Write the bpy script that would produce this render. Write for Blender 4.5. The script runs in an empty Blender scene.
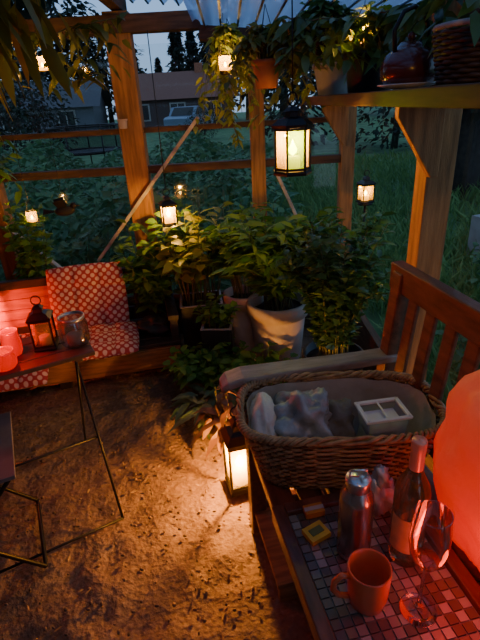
import bpy, math, random
import numpy as np
from mathutils import Vector, Matrix, noise
random.seed(7); RNG=np.random.default_rng(7)
scn=bpy.context.scene
# ------------------------------------------------------------ materials
def nt(name):
    m=bpy.data.materials.new(name); m.use_nodes=True
    t=m.node_tree; b=t.nodes['Principled BSDF']; return m,t,b
def ramp(t,stops):
    r=t.nodes.new('ShaderNodeValToRGB'); e=r.color_ramp.elements
    while len(e)<len(stops): e.new(.5)
    for el,(p,c) in zip(e,stops): el.position=p; el.color=(*c,1)
    return r
def sc(c,k): return tuple(min(1,x*k) for x in c)
def P(name,c,rough=.6,metal=0,var=.25,scale=12,bump=0.,bscale=60,trans=0,emit=None,es=0,ior=1.45,alpha=1,stretch=None,coat=0):
    m,t,b=nt(name)
    tc=t.nodes.new('ShaderNodeTexCoord'); src=tc.outputs['Object']
    if stretch:
        mp=t.nodes.new('ShaderNodeMapping'); mp.inputs['Scale'].default_value=stretch
        t.links.new(src,mp.inputs[0]); src=mp.outputs[0]
    n=t.nodes.new('ShaderNodeTexNoise'); n.inputs['Scale'].default_value=scale; n.inputs['Detail'].default_value=5
    t.links.new(src,n.inputs['Vector'])
    r=ramp(t,[(.3,sc(c,1-var)),(.7,sc(c,1+var))]); t.links.new(n.outputs[0],r.inputs[0])
    t.links.new(r.outputs[0],b.inputs['Base Color'])
    b.inputs['Roughness'].default_value=rough; b.inputs['Metallic'].default_value=metal
    b.inputs['IOR'].default_value=ior; b.inputs['Transmission Weight'].default_value=trans
    b.inputs['Coat Weight'].default_value=coat
    if emit: b.inputs['Emission Color'].default_value=(*emit,1); b.inputs['Emission Strength'].default_value=es
    if bump:
        n2=t.nodes.new('ShaderNodeTexNoise'); n2.inputs['Scale'].default_value=bscale; n2.inputs['Detail'].default_value=6
        t.links.new(src,n2.inputs['Vector'])
        bp=t.nodes.new('ShaderNodeBump'); bp.inputs['Strength'].default_value=bump; bp.inputs['Distance'].default_value=.01
        t.links.new(n2.outputs[0],bp.inputs['Height']); t.links.new(bp.outputs[0],b.inputs['Normal'])
    return m
def leafmat(name,c1,c2,tr=.35,rough=.45):
    m,t,b=nt(name)
    g=t.nodes.new('ShaderNodeNewGeometry')
    r=ramp(t,[(0,c1),(1,c2)]); t.links.new(g.outputs['Random Per Island'],r.inputs[0])
    t.links.new(r.outputs[0],b.inputs['Base Color']); b.inputs['Roughness'].default_value=rough
    tl=t.nodes.new('ShaderNodeBsdfTranslucent'); t.links.new(r.outputs[0],tl.inputs[0])
    mx=t.nodes.new('ShaderNodeMixShader'); mx.inputs[0].default_value=tr
    t.links.new(b.outputs[0],mx.inputs[1]); t.links.new(tl.outputs[0],mx.inputs[2])
    t.links.new(mx.outputs[0],t.nodes['Material Output'].inputs[0]); return m
def pane(name,tint,refl=.06,diff=0.,dc=(1,1,1),edge=False,rough=.05):
    m,t,b=nt(name); t.nodes.remove(b)
    tr=t.nodes.new('ShaderNodeBsdfTransparent'); tr.inputs[0].default_value=(*tint,1)
    gl=t.nodes.new('ShaderNodeBsdfGlossy'); gl.inputs['Roughness'].default_value=rough
    mx=t.nodes.new('ShaderNodeMixShader'); mx.inputs[0].default_value=refl
    if edge:
        lw=t.nodes.new('ShaderNodeLayerWeight'); lw.inputs[0].default_value=.3
        ma=t.nodes.new('ShaderNodeMath');ma.operation='MULTIPLY_ADD';ma.inputs[1].default_value=.8;ma.inputs[2].default_value=refl;ma.use_clamp=True
        t.links.new(lw.outputs['Fresnel'],ma.inputs[0]);t.links.new(ma.outputs[0],mx.inputs[0])
    t.links.new(tr.outputs[0],mx.inputs[1]); t.links.new(gl.outputs[0],mx.inputs[2]); out=mx
    if diff:
        tl=t.nodes.new('ShaderNodeBsdfTranslucent'); tl.inputs[0].default_value=(*dc,1)
        m2=t.nodes.new('ShaderNodeMixShader'); m2.inputs[0].default_value=diff
        t.links.new(mx.outputs[0],m2.inputs[1]); t.links.new(tl.outputs[0],m2.inputs[2]); out=m2
    t.links.new(out.outputs[0],t.nodes['Material Output'].inputs[0]); return m
def emis(name,c,s):
    m,t,b=nt(name); b.inputs['Base Color'].default_value=(*c,1)
    b.inputs['Emission Color'].default_value=(*c,1); b.inputs['Emission Strength'].default_value=s; return m

M={}
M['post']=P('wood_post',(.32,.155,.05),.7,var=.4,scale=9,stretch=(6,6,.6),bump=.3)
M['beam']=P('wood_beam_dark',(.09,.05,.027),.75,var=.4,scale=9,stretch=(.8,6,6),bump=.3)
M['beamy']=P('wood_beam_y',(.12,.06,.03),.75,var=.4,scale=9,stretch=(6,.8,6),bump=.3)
M['grey']=P('wood_weathered',(.42,.38,.33),.8,var=.25,scale=10,stretch=(2,2,2),bump=.2)
M['benchw']=P('wood_mahogany',(.15,.052,.025),.38,var=.45,scale=10,stretch=(5,1,5),bump=.15,coat=.15)
M['darkw']=P('wood_dark_stain',(.035,.022,.018),.45,var=.4,scale=12,stretch=(1,6,6),bump=.15)
M['plank']=P('wood_plank_warm',(.28,.12,.04),.6,var=.4,scale=9,stretch=(1,6,8),bump=.2)
M['black']=P('black_metal',(.02,.018,.017),.4,metal=.6,var=.2)
M['candle']=P('wax',(.9,.6,.2),.5,emit=(1,.42,.04),es=3,var=.05)
M['flame']=emis('flame',(1,.62,.14),60)
M['glass']=pane('lantern_glass',(.97,.86,.55),.05,.20,(1,.66,.13))
M['gglass']=pane('lantern_glass_green',(.30,.62,.05),.06,.22,(.34,.70,.04))
M['win']=pane('window_glass',(.93,.96,.96),.07)
M['soil']=P('soil',(.03,.018,.012),.95,var=.5,scale=30,bump=.8,bscale=90)
M['terra']=P('terracotta',(.32,.11,.055),.8,var=.25,scale=10,bump=.1)
M['potw']=P('pot_pale_clay',(.45,.38,.32),.75,var=.2,scale=8,bump=.2,bscale=30)
M['potg']=P('pot_grey',(.22,.22,.21),.7,var=.2,bump=.1)
M['potb']=P('pot_black',(.02,.02,.02),.35,var=.2)
M['stem']=P('plant_stem',(.10,.11,.04),.7)
M['bark']=P('bark',(.045,.035,.028),.9,var=.4,bump=.5)
M['lf_green']=leafmat('leaf_green',(.055,.19,.020),(.19,.36,.04),.4)
M['lf_dark']=leafmat('leaf_dark',(.035,.115,.03),(.12,.22,.05),.25,.3)
M['lf_yel']=leafmat('leaf_yellowgreen',(.18,.30,.03),(.42,.42,.05),.45)
M['lf_olive']=leafmat('leaf_olive',(.07,.12,.02),(.25,.25,.035),.4)
M['lf_red']=leafmat('leaf_burgundy',(.11,.05,.035),(.22,.12,.06),.2)
M['lf_hosta']=leafmat('leaf_hosta',(.07,.15,.06),(.16,.23,.12),.25)
M['lf_out']=leafmat('leaf_garden',(.035,.13,.055),(.12,.24,.09),.3,.6)
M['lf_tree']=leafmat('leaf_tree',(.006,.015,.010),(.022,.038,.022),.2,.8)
M['grass']=leafmat('grass_blade',(.09,.21,.06),(.22,.36,.11),.35,.7)

# ------------------------------------------------------------ mesh builder
class MB:
    def __init__(s): s.V=[];s.F=[];s.I=[];s.S=[];s.mats=[];s.cur=0
    def m(s,key):
        mt=M[key] if isinstance(key,str) else key
        if mt not in s.mats: s.mats.append(mt)
        s.cur=s.mats.index(mt); return s
    def add(s,v,f,sm=False):
        o=len(s.V); s.V.extend([tuple(x) for x in v])
        for q in f: s.F.append(tuple(i+o for i in q)); s.I.append(s.cur); s.S.append(sm)
    def box(s,c,d,rz=0,rx=0,ry=0):
        h=[x/2 for x in d]; R=Matrix.Rotation(rz,3,'Z')@Matrix.Rotation(ry,3,'Y')@Matrix.Rotation(rx,3,'X'); C=Vector(c)
        v=[C+R@Vector((x*h[0],y*h[1],z*h[2])) for x in(-1,1) for y in(-1,1) for z in(-1,1)]
        s.add(v,[(0,1,3,2),(4,6,7,5),(0,4,5,1),(2,3,7,6),(0,2,6,4),(1,5,7,3)])
    def beam(s,p,q,w,h,up=(0,0,1)):
        p=Vector(p);q=Vector(q);d=(q-p).normalized();u=Vector(up)
        if abs(d.dot(u))>.95:u=Vector((0,1,0))
        a=d.cross(u).normalized();b=a.cross(d).normalized()
        v=[]
        for e in(p,q):
            for i,j in((-1,-1),(1,-1),(1,1),(-1,1)): v.append(e+a*w/2*i+b*h/2*j)
        s.add(v,[(0,1,2,3),(7,6,5,4),(0,4,5,1),(1,5,6,2),(2,6,7,3),(3,7,4,0)])
    def lathe(s,prof,c=(0,0,0),seg=28,rot=0,sm=True,R=None,sx=1,sy=1):
        v=[];f=[];n=len(prof)
        for r,z in prof:
            for k in range(seg):
                a=rot+2*math.pi*k/seg; p=Vector((r*math.cos(a)*sx,r*math.sin(a)*sy,z))
                if R: p=R@p
                v.append(p+Vector(c))
        for i in range(n-1):
            for k in range(seg):
                k2=(k+1)%seg; f.append((i*seg+k,i*seg+k2,(i+1)*seg+k2,(i+1)*seg+k))
        s.add(v,f,sm)
    def tube(s,pts,r,seg=8,closed=False,sm=True,caps=True):
        pts=[Vector(p) for p in pts]; n=len(pts); rs=r if isinstance(r,(list,tuple)) else [r]*n
        v=[];f=[];prev=None
        for i,p in enumerate(pts):
            a=pts[(i-1)%n] if (closed or i>0) else p; b=pts[(i+1)%n] if (closed or i<n-1) else p
            d=(b-a)
            if d.length<1e-9:d=Vector((0,0,1))
            d.normalize()
            if prev is None:
                u=Vector((0,0,1)) if abs(d.z)<.9 else Vector((1,0,0)); x=d.cross(u).normalized()
            else:
                x=prev-d*prev.dot(d)
                x=x.normalized() if x.length>1e-6 else d.orthogonal().normalized()
            prev=x; y=d.cross(x)
            for k in range(seg):
                t=2*math.pi*k/seg; v.append(p+(x*math.cos(t)+y*math.sin(t))*rs[i])
        m=n if closed else n-1
        for i in range(m):
            for k in range(seg):
                k2=(k+1)%seg;j=(i+1)%n; f.append((i*seg+k,i*seg+k2,j*seg+k2,j*seg+k))
        if not closed and caps: f.append(tuple(range(seg))[::-1]); f.append(tuple((n-1)*seg+k for k in range(seg)))
        s.add(v,f,sm)
    def ball(s,c,r,seg=16,R=None,sz=1,amp=0,fr=5,power=1):
        c=Vector(c);v=[];f=[];rg=seg//2+1
        rr=r if isinstance(r,(tuple,list)) else (r,r,r*sz)
        for i in range(rg):
            th=math.pi*(i+.02)/(rg-1+.04)
            for k in range(seg):
                ph=2*math.pi*k/seg; d=Vector((math.sin(th)*math.cos(ph),math.sin(th)*math.sin(ph),math.cos(th)))
                if power!=1: d=Vector([math.copysign(abs(x)**power,x) for x in d])
                q=1+(amp*noise.noise(d*fr+c*7) if amp else 0)
                if amp: q-= amp*.7*abs(noise.noise(d*fr*2.1+c*3))
                p=Vector((d.x*rr[0],d.y*rr[1],d.z*rr[2]))*q
                if R:p=R@p
                v.append(c+p)
        for i in range(rg-1):
            for k in range(seg):
                k2=(k+1)%seg; f.append((i*seg+k,(i+1)*seg+k,(i+1)*seg+k2,i*seg+k2))
        f.append(tuple(range(seg))); f.append(tuple((rg-1)*seg+k for k in range(seg))[::-1])
        s.add(v,f,True)
    def leaves(s,Pn,D,L,W,bend=.25,full=True,flat=0.):
        Pn=np.asarray(Pn,float);D=np.asarray(D,float);n=len(Pn)
        if n==0:return
        L=np.broadcast_to(L,(n,)).astype(float)[:,None];W=np.broadcast_to(W,(n,)).astype(float)[:,None]
        D=D/np.linalg.norm(D,axis=1)[:,None]
        up=np.array([0,0,1.])+RNG.normal(0,.45*(1-flat),(n,3))
        S=np.cross(D,up);S/=np.linalg.norm(S,axis=1)[:,None]+1e-9
        N=np.cross(S,D);z=np.array([0,0,1.])
        c=lambda t:Pn+D*L*t-z*bend*L*t*t
        o=len(s.V)
        if full:
            A=[c(0),c(.3)-S*W*.42+N*W*.1,c(.3),c(.3)+S*W*.42+N*W*.1,c(.68)-S*W*.36+N*W*.1,c(.68),c(.68)+S*W*.36+N*W*.1,c(1)]
            fc=[(0,1,2),(0,2,3),(1,4,5,2),(2,5,6,3),(4,7,5),(5,7,6)];k=8
        else:
            A=[c(0),c(.45)-S*W*.5,c(.45)+S*W*.5,c(1)];fc=[(0,1,3,2)];k=4
        V=np.stack(A,1).reshape(-1,3); s.V.extend(map(tuple,V.tolist()))
        for i in range(n):
            b=o+i*k
            for q in fc: s.F.append(tuple(b+j for j in q))
        s.I.extend([s.cur]*(n*len(fc))); s.S.extend([full]*(n*len(fc)))
    def plant(s,base,n,h,spread,lps,L,W,leaf='lf_green',t0=.2,bend=.3,droop=0,br=.03,stemr=.0025,full=True,lift=.0):
        base=Vector(base);PP=[];DD=[]
        s.m('stem')
        for i in range(n):
            a=random.uniform(0,6.283);r=spread*math.sqrt(random.random())
            b0=base+Vector((math.cos(a)*br*random.random(),math.sin(a)*br*random.random(),0))
            e=base+Vector((r*math.cos(a),r*math.sin(a),h*random.uniform(.6,1.05)-droop*r/max(spread,.01)))
            cc=base+Vector((r*.35*math.cos(a),r*.35*math.sin(a),h*.6+(droop*.5 if droop else 0)))
            pts=[b0*(1-t)**2+cc*2*t*(1-t)+e*t*t for t in [k/6 for k in range(7)]]
            s.tube(pts,[stemr*(1.4-k/6) for k in range(7)],4,caps=False)
            for k in range(lps):
                t=t0+(1-t0)*(k+random.random())/lps
                p=b0*(1-t)**2+cc*2*t*(1-t)+e*t*t; tg=((cc-b0)*(1-t)+(e-cc)*t).normalized()
                az=random.uniform(0,6.283)
                d=tg*.45+Vector((math.cos(az),math.sin(az),lift+random.uniform(-.3,.35)))
                PP.append(p);DD.append(d)
        s.m(leaf); n2=len(PP)
        s.leaves([tuple(p) for p in PP],[tuple(d) for d in DD],L*RNG.uniform(.6,1.15,n2),W*RNG.uniform(.7,1.15,n2),bend,full)
    def obj(s,name,parent=None,loc=(0,0,0),rz=0,bevel=0,sub=0):
        me=bpy.data.meshes.new(name);me.from_pydata(s.V,[],s.F)
        for mt in s.mats: me.materials.append(mt)
        me.polygons.foreach_set('material_index',s.I);me.polygons.foreach_set('use_smooth',s.S);me.update()
        ob=bpy.data.objects.new(name,me);scn.collection.objects.link(ob)
        ob.location=loc;ob.rotation_euler=(0,0,rz)
        if parent: ob.parent=parent
        if bevel:
            b=ob.modifiers.new('b','BEVEL');b.width=bevel;b.segments=2;b.limit_method='ANGLE'
        return ob
def empty(name,loc=(0,0,0),rz=0):
    e=bpy.data.objects.new(name,None);scn.collection.objects.link(e);e.location=loc;e.rotation_euler=(0,0,rz);e.empty_display_size=.1;return e
def plight(name,loc,c,w,r=.02,parent=None):
    l=bpy.data.lights.new(name,'POINT');l.color=c;l.energy=w;l.shadow_soft_size=r
    o=bpy.data.objects.new(name,l);scn.collection.objects.link(o);o.location=loc
    if parent:o.parent=parent
    return o
WARM=(1,.52,.13)

# ------------------------------------------------------------ camera
CAM=Vector((0,0,1.45));pit=math.radians(25);rol=math.radians(3.3)
F=Vector((0,math.cos(pit),-math.sin(pit)));R0=Vector((1,0,0));U0=Vector((0,math.sin(pit),math.cos(pit)))
Rv=R0*math.cos(rol)-U0*math.sin(rol);Uv=R0*math.sin(rol)+U0*math.cos(rol)
cd=bpy.data.cameras.new('camera');cam=bpy.data.objects.new('camera',cd);scn.collection.objects.link(cam)
mw=Matrix((Rv,Uv,-F)).transposed().to_4x4();mw.translation=CAM;cam.matrix_world=mw
cd.sensor_fit='VERTICAL';cd.sensor_height=36;cd.lens=465/640*36;cd.clip_start=.02;cd.clip_end=300
scn.camera=cam
# ------------------------------------------------------------ world (dusk sky)
w=bpy.data.worlds.new('dusk');scn.world=w;w.use_nodes=True;t=w.node_tree;bg=t.nodes['Background']
tc=t.nodes.new('ShaderNodeTexCoord');sx=t.nodes.new('ShaderNodeSeparateXYZ');t.links.new(tc.outputs['Generated'],sx.inputs[0])
r=ramp(t,[(0,(.03,.04,.06)),(.45,(.24,.33,.44)),(.62,(.18,.33,.60)),(1,(.14,.22,.35))])
mp=t.nodes.new('ShaderNodeMapRange');mp.inputs[1].default_value=-1;t.links.new(sx.outputs[2],mp.inputs[0])
t.links.new(mp.outputs[0],r.inputs[0]);t.links.new(r.outputs[0],bg.inputs[0]);bg.inputs[1].default_value=1.75

# ------------------------------------------------------------ floor
m,t,b=nt('dirt_floor');tc=t.nodes.new('ShaderNodeTexCoord')
n1=t.nodes.new('ShaderNodeTexNoise');n1.inputs['Scale'].default_value=3;n1.inputs['Detail'].default_value=8
n2=t.nodes.new('ShaderNodeTexNoise');n2.inputs['Scale'].default_value=60;n2.inputs['Detail'].default_value=6
n3=t.nodes.new('ShaderNodeTexVoronoi');n3.inputs['Scale'].default_value=45
for n in(n1,n2,n3):t.links.new(tc.outputs['Object'],n.inputs['Vector'])
r=ramp(t,[(.3,(.10,.055,.035)),(.55,(.22,.13,.08)),(.75,(.38,.25,.16))])
ad=t.nodes.new('ShaderNodeMath');ad.operation='MULTIPLY_ADD';ad.inputs[1].default_value=.5
t.links.new(n2.outputs[0],ad.inputs[0]);hm=t.nodes.new('ShaderNodeMath');hm.operation='MULTIPLY';hm.inputs[1].default_value=.5
t.links.new(n1.outputs[0],hm.inputs[0]);t.links.new(hm.outputs[0],ad.inputs[2]);t.links.new(ad.outputs[0],r.inputs[0])
t.links.new(r.outputs[0],b.inputs['Base Color']);b.inputs['Roughness'].default_value=.85
a2=t.nodes.new('ShaderNodeMath');a2.operation='MULTIPLY_ADD';a2.inputs[1].default_value=.4
t.links.new(n3.outputs[0],a2.inputs[0]);t.links.new(n2.outputs[0],a2.inputs[2])
bp=t.nodes.new('ShaderNodeBump');bp.inputs['Strength'].default_value=.7;bp.inputs['Distance'].default_value=.012
t.links.new(a2.outputs[0],bp.inputs['Height']);t.links.new(bp.outputs[0],b.inputs['Normal'])
M['dirt']=m
mb=MB();mb.m('dirt');nx,ny=150,200;x0,x1,y0,y1=-1.95,.78,-.9,3.02
vv=[]
for j in range(ny+1):
    for i in range(nx+1):
        x=x0+(x1-x0)*i/nx;y=y0+(y1-y0)*j/ny
        vv.append((x,y,.020*noise.noise(Vector((x*3,y*3,0)))+.016*noise.noise(Vector((x*10,y*10,3)))+.009*noise.noise(Vector((x*26,y*26,7)))-.014))
ff=[(j*(nx+1)+i,j*(nx+1)+i+1,(j+1)*(nx+1)+i+1,(j+1)*(nx+1)+i) for j in range(ny) for i in range(nx)]
mb.add(vv,ff,True);mb.obj('floor')
mb=MB();mb.m(P('litter',(.16,.10,.07),.9,var=.5))
for i in range(900):
    x=random.uniform(-1.5,.6);y=random.uniform(.5,2.6)
    mb.ball((x,y,.0),(random.uniform(.003,.009),random.uniform(.003,.008),random.uniform(.002,.006)),6)
mb.m(P('dry_leaf',(.25,.16,.07),.9,var=.5));n=260
pp=np.stack([RNG.uniform(-1.5,.3,n),RNG.uniform(.7,2.5,n),np.full(n,.004)],1);dd=np.stack([RNG.normal(0,1,n),RNG.normal(0,1,n),np.full(n,.1)],1)
mb.leaves(pp,dd,RNG.uniform(.012,.035,n),RNG.uniform(.005,.012,n),0,True);mb.obj('gravel_litter')

# ------------------------------------------------------------ greenhouse shell
YW=2.95;XW=.70
def wall(name,fn):
    mb=MB();fn(mb);return mb.obj(name,bevel=.003)
def far(mb):
    mb.m('post')
    mb.box((-.565,YW,.95),(.135,.1,1.94));mb.box((.165,YW,.91),(.085,.08,1.82));mb.box((XW,YW,.86),(.08,.08,1.72));mb.box((-1.46,YW,.95),(.1,.1,1.94))
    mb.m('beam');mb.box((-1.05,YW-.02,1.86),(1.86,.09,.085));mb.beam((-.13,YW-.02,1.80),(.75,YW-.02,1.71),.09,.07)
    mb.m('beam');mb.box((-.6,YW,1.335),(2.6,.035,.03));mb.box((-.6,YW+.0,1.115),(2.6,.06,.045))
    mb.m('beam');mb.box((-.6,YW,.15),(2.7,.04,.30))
    mb.m('grey');mb.beam((-.17,YW-.06,1.39),(-.885,YW-.06,.58),.02,.045,(0,-1,0));mb.beam((-1.42,YW-.06,.83),(-1.12,YW-.06,.52),.02,.045,(0,-1,0))
    mb.beam((.26,YW-.06,1.08),(.42,YW-.06,.72),.02,.035,(0,-1,0))
wall('wall_back',far)
def right(mb):
    mb.m('post')
    mb.box((.685,1.62,.86),(.092,.10,1.72))
    mb.box((XW+.02,.2,.86),(.1,.1,1.72))
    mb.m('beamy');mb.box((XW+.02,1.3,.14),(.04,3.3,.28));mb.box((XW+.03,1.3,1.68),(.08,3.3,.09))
wall('wall_right',right)
def left(mb):
    mb.m('beamy');
    for k in range(8): mb.box((-1.97,1.02,.12+k*.245),(.03,3.95,.235))
wall('skyblock_wall_left',left)  # unseen board wall, added to keep sky light out
def back(mb):
    mb.m('beam')
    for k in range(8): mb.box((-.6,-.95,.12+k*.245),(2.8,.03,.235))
wall('skyblock_wall_front',back)  # unseen boards behind the camera, added to block sky light
for i,(a,bx,zt) in enumerate(((-1.41,-.64,1.82),(-.49,.12,1.77),(.21,.65,1.70))):
    mb=MB();mb.m('win');mb.add([(a,YW+.03,.30),(bx,YW+.03,.30),(bx,YW+.03,zt),(a,YW+.03,zt)],[(0,1,2,3)]);mb.obj('window_%d'%(i+1))
mb=MB();mb.m('win');mb.add([(XW+.05,1.68,.28),(XW+.05,2.9,.28),(XW+.05,2.9,1.64),(XW+.05,1.68,1.64)],[(0,1,2,3)]);mb.obj('window_4')
mb=MB();mb.m('win');mb.add([(XW+.05,.26,.28),(XW+.05,1.55,.28),(XW+.05,1.55,1.64),(XW+.05,.26,1.64)],[(0,1,2,3)]);mb.obj('window_5')
# roof: boards on the left, upper sheet, and lower corrugated sheet on the right
M['roofp']=pane('roof_polycarbonate',(.38,.48,.66),.08,.5,(.5,.64,.86),edge=True,rough=.25)
M['roofshade']=P('roof_groove_shade',(.10,.13,.20),.5)  # thin dark ribs that paint the shading of the corrugation
mb=MB();mb.m('roofp')
def corr(xa,xb,ya,yb,z0,sl,pitch=.085,amp=.014):
    N=int((xb-xa)/pitch*10);v=[];f=[]
    for i in range(N+1):
        x=xa+(xb-xa)*i/N;z=z0-sl*x+amp*math.sin((x-xa)*2*math.pi/pitch)
        v+= [(x,ya,z),(x,yb,z)]
    for i in range(N): f.append((2*i,2*i+1,2*i+3,2*i+2))
    mb.m('roofp');mb.add(v,f,True)
    mb.m('roofshade')
    x=xa+pitch*.75
    while x<xb: mb.box((x,(ya+yb)/2,z0-sl*x-amp-.003),(.010,yb-ya,.005));x+=pitch
corr(-.16,.95,1.15,3.12,1.832,.10);corr(-.56,-.12,1.15,3.12,1.955,.10);corr(-.56,.95,-1.0,1.2,1.96,.10)
mb.m('beam')
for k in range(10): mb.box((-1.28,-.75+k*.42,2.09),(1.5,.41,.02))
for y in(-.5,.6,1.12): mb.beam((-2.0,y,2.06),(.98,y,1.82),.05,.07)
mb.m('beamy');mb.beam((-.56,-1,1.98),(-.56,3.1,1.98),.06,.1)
mb.obj('ceiling')

# ------------------------------------------------------------ shelf on right wall
SZ=1.462
mb=MB();mb.m(P('shelf_board',(.075,.032,.016),.7,var=.35,scale=9,stretch=(6,.8,6)));mb.box((.56,1.75,SZ-.02),(.26,2.25,.03));mb.box((.425,1.75,SZ-.022),(.015,2.25,.04))
mb.m('post')
for y in(1.545,2.78):
    th=.018;pts=[(.515,SZ-.037),(.66,SZ-.037),(.66,1.20),(.635,1.20),(.515,1.385)]
    v=[(a,y-th,c) for a,c in pts]+[(a,y+th,c) for a,c in pts];n=5
    mb.add(v,[tuple(range(n)),tuple(range(n,2*n))[::-1]]+[(i,i+n,(i+1)%n+n,(i+1)%n) for i in range(n)])
mb.obj('wall_shelf',bevel=.003)

# ------------------------------------------------------------ lanterns
def lantern(name,loc,w,h,n=6,hang=0.,power=4,side='glass',rot=0.,flame=1.,lcol=WARM,lit=True):
    e=empty(name,loc,rot);r=w/2;mb=MB();mb.m('black');off=math.pi/n
    bh=h*.62
    mb.lathe([(0.001,0),(r*1.02,0),(r*1.05,h*.03),(r*.98,h*.06),(.001,h*.06)],seg=n,rot=off,sm=False)
    mb.lathe([(r*.8,bh+h*.06),(r*1.08,bh+h*.05),(r*1.12,bh+h*.09),(r*.75,bh+h*.17),(r*.42,bh+h*.2),(r*.36,bh+h*.27),(r*.50,bh+h*.275),(r*.25,bh+h*.33),(.001,bh+h*.345)],seg=n,rot=off,sm=False)
    for k in range(n):
        a=off+2*math.pi*k/n;x,y=r*.93*math.cos(a),r*.93*math.sin(a)
        mb.box((x,y,h*.06+bh*.5),(w*.05,w*.05,bh),rz=a)
        mb.ball((x*1.05,y*1.05,bh+h*.10),w*.035,8)
        b2=off+2*math.pi*(k+1)/n;q=Vector((r*.93*math.cos(b2),r*.93*math.sin(b2),0));p=Vector((x,y,0))
        for zz in(h*.09,bh+h*.03): mb.beam(p+Vector((0,0,zz)),q+Vector((0,0,zz)),w*.04,h*.035)
    zc=bh+h*.36
    mb.tube([(w*.16*math.cos(a),0,zc+w*.13+w*.16*math.sin(a)) for a in [2*math.pi*k/14 for k in range(14)]],w*.022,6,closed=True)
    if hang: mb.tube([(0,0,zc+w*.25),(0,0,zc+w*.25+hang)],.0025,5)
    mb.obj('frame',e)
    mb=MB()
    for k in range(n):
        a=off+2*math.pi*k/n;c=off+2*math.pi*(k+1)/n;R=r*.86
        mb.m('gglass' if (side=='green' and k%2==1) else 'glass')
        mb.add([(R*math.cos(a),R*math.sin(a),h*.08),(R*math.cos(c),R*math.sin(c),h*.08),(R*math.cos(c),R*math.sin(c),bh+h*.03),(R*math.cos(a),R*math.sin(a),bh+h*.03)],[(0,1,2,3)])
    mb.obj('glass_panels',e)
    mb=MB();mb.m('candle' if lit else 'potw');cr=w*.2
    mb.lathe([(.001,h*.06),(cr,h*.06),(cr,h*.06+bh*.32),(cr*.8,h*.06+bh*.34),(.001,h*.06+bh*.32)],seg=16)
    z=h*.06+bh*.35;k=w*.085*flame
    if lit:
        mb.m('flame')
        mb.lathe([(.001,z),(k*.8,z+k*.6),(k,z+k*1.3),(k*.6,z+k*2.0),(k*.2,z+k*2.8),(.0005,z+k*3.2)],seg=12)
    mb.obj('candle',e)
    if lit: plight('candle_light',(0,0,min(z+k*3.2+w*.07,bh*.9)),lcol,power,w*.06,e)
    return e
lantern('hanging_lantern',(.222,1.75,1.205),.135,.235,6,.30,10,'green',rot=.62,flame=1.4)
lantern('hanging_lantern',(-.365,2.62,.845),.115,.17,4,.75,10,rot=.3,flame=1.4)
lantern('hanging_lantern',(.30,.05,1.50),.13,.2,6,.1,6.5,rot=.3,flame=1.3)
lantern('garden_lantern',(.90,3.2,.79),.12,.18,4,0,2.5,rot=.3)
mb=MB();mb.m('black');mb.tube([(.90,3.2,0),(.90,3.2,.79)],.008);mb.tube([(.90,3.2,.775),(.90,3.2,.79)],.05,12);mb.obj('lantern_stake')
lantern('floor_lantern',(-.035,1.47,.005),.15,.36,4,0,42,rot=.25,flame=1.5,lcol=(1,.45,.11))
lantern('table_lantern',(-.722,1.545,.667),.105,.175,4,0,.0,rot=.2,lit=False)
def tealight(loc,hang,power,r=.028):
    e=empty('hanging_tealight_jar',loc);mb=MB();mb.m('glass')
    mb.lathe([(.001,0),(r,.002),(r*1.1,.03),(r,.06),(r*.85,.065)],seg=14);mb.m('black')
    mb.tube([(r*.9*math.cos(a),r*.9*math.sin(a),.064) for a in [k*.524 for k in range(12)]],.002,5,closed=True)
    mb.tube([(-r*.9,0,.064),(-r*.5,0,.10),(0,0,.115),(r*.5,0,.10),(r*.9,0,.064)],.0015,5)
    if hang: mb.tube([(0,0,.115),(0,0,.115+hang)],.0012,4)
    mb.m('candle');mb.lathe([(.001,.003),(r*.7,.003),(r*.7,.016),(.001,.016)],seg=12)
    mb.m('flame');mb.lathe([(.001,.017),(.006,.022),(.006,.028),(.001,.038)],seg=10);mb.obj('jar',e)
    plight('tealight_light',(0,0,.052),WARM,power,.008,e)
tealight((-1.16,2.70,.89),.85,1.0)
tealight((0.0,2.50,1.59),.12,2.5)
tealight((-.89,2.60,1.64),.25,2.2)
tealight((.50,1.93,1.62),.05,4.0)

# ------------------------------------------------------------ right bench
TH=math.radians(11)
eb=empty('garden_bench',(-.01,1.28,0),TH);mb=MB();mb.m('benchw');LN=1.30
for y in(-.03,-LN+.03):
    mb.box((.03,y,.325),(.055,.055,.65))
    mb.beam((.49,y,0),(.485,y,.45),.055,.055);mb.beam((.485,y,.43),(.53,y,.95),.05,.05)
    mb.box((.26,y,.40),(.42,.035,.07));mb.box((.26,y,.12),(.42,.03,.04))
mb.box((.03,-LN/2,.395),(.03,LN-.1,.08));mb.box((.48,-LN/2,.395),(.03,LN-.1,.08))
mb.box((.26,-LN/2,.12),(.03,LN-.1,.04))
for i in range(6): mb.box((.035+i*.083,-LN/2,.44),(.066,LN-.02,.02))
mb.obj('frame_and_seat',eb,bevel=.004)
mb=MB();mb.m('benchw')
mb.beam((.53,.02,.93),(.53,-LN-.02,.93),.04,.085);mb.beam((.488,-.05,.53),(.488,-LN+.05,.53),.03,.05)
for i in range(13):
    y=-.11-i*(LN-.2)/12.; mb.beam((.490,y,.55),(.526,y,.90),.014,.047,(0,1,0))
mb.obj('backrest',eb,bevel=.004)
mb=MB();mb.m(P('wood_arm_weathered',(.26,.20,.16),.45,var=.35,scale=9,stretch=(1,6,6),bump=.2,coat=.1))
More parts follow.
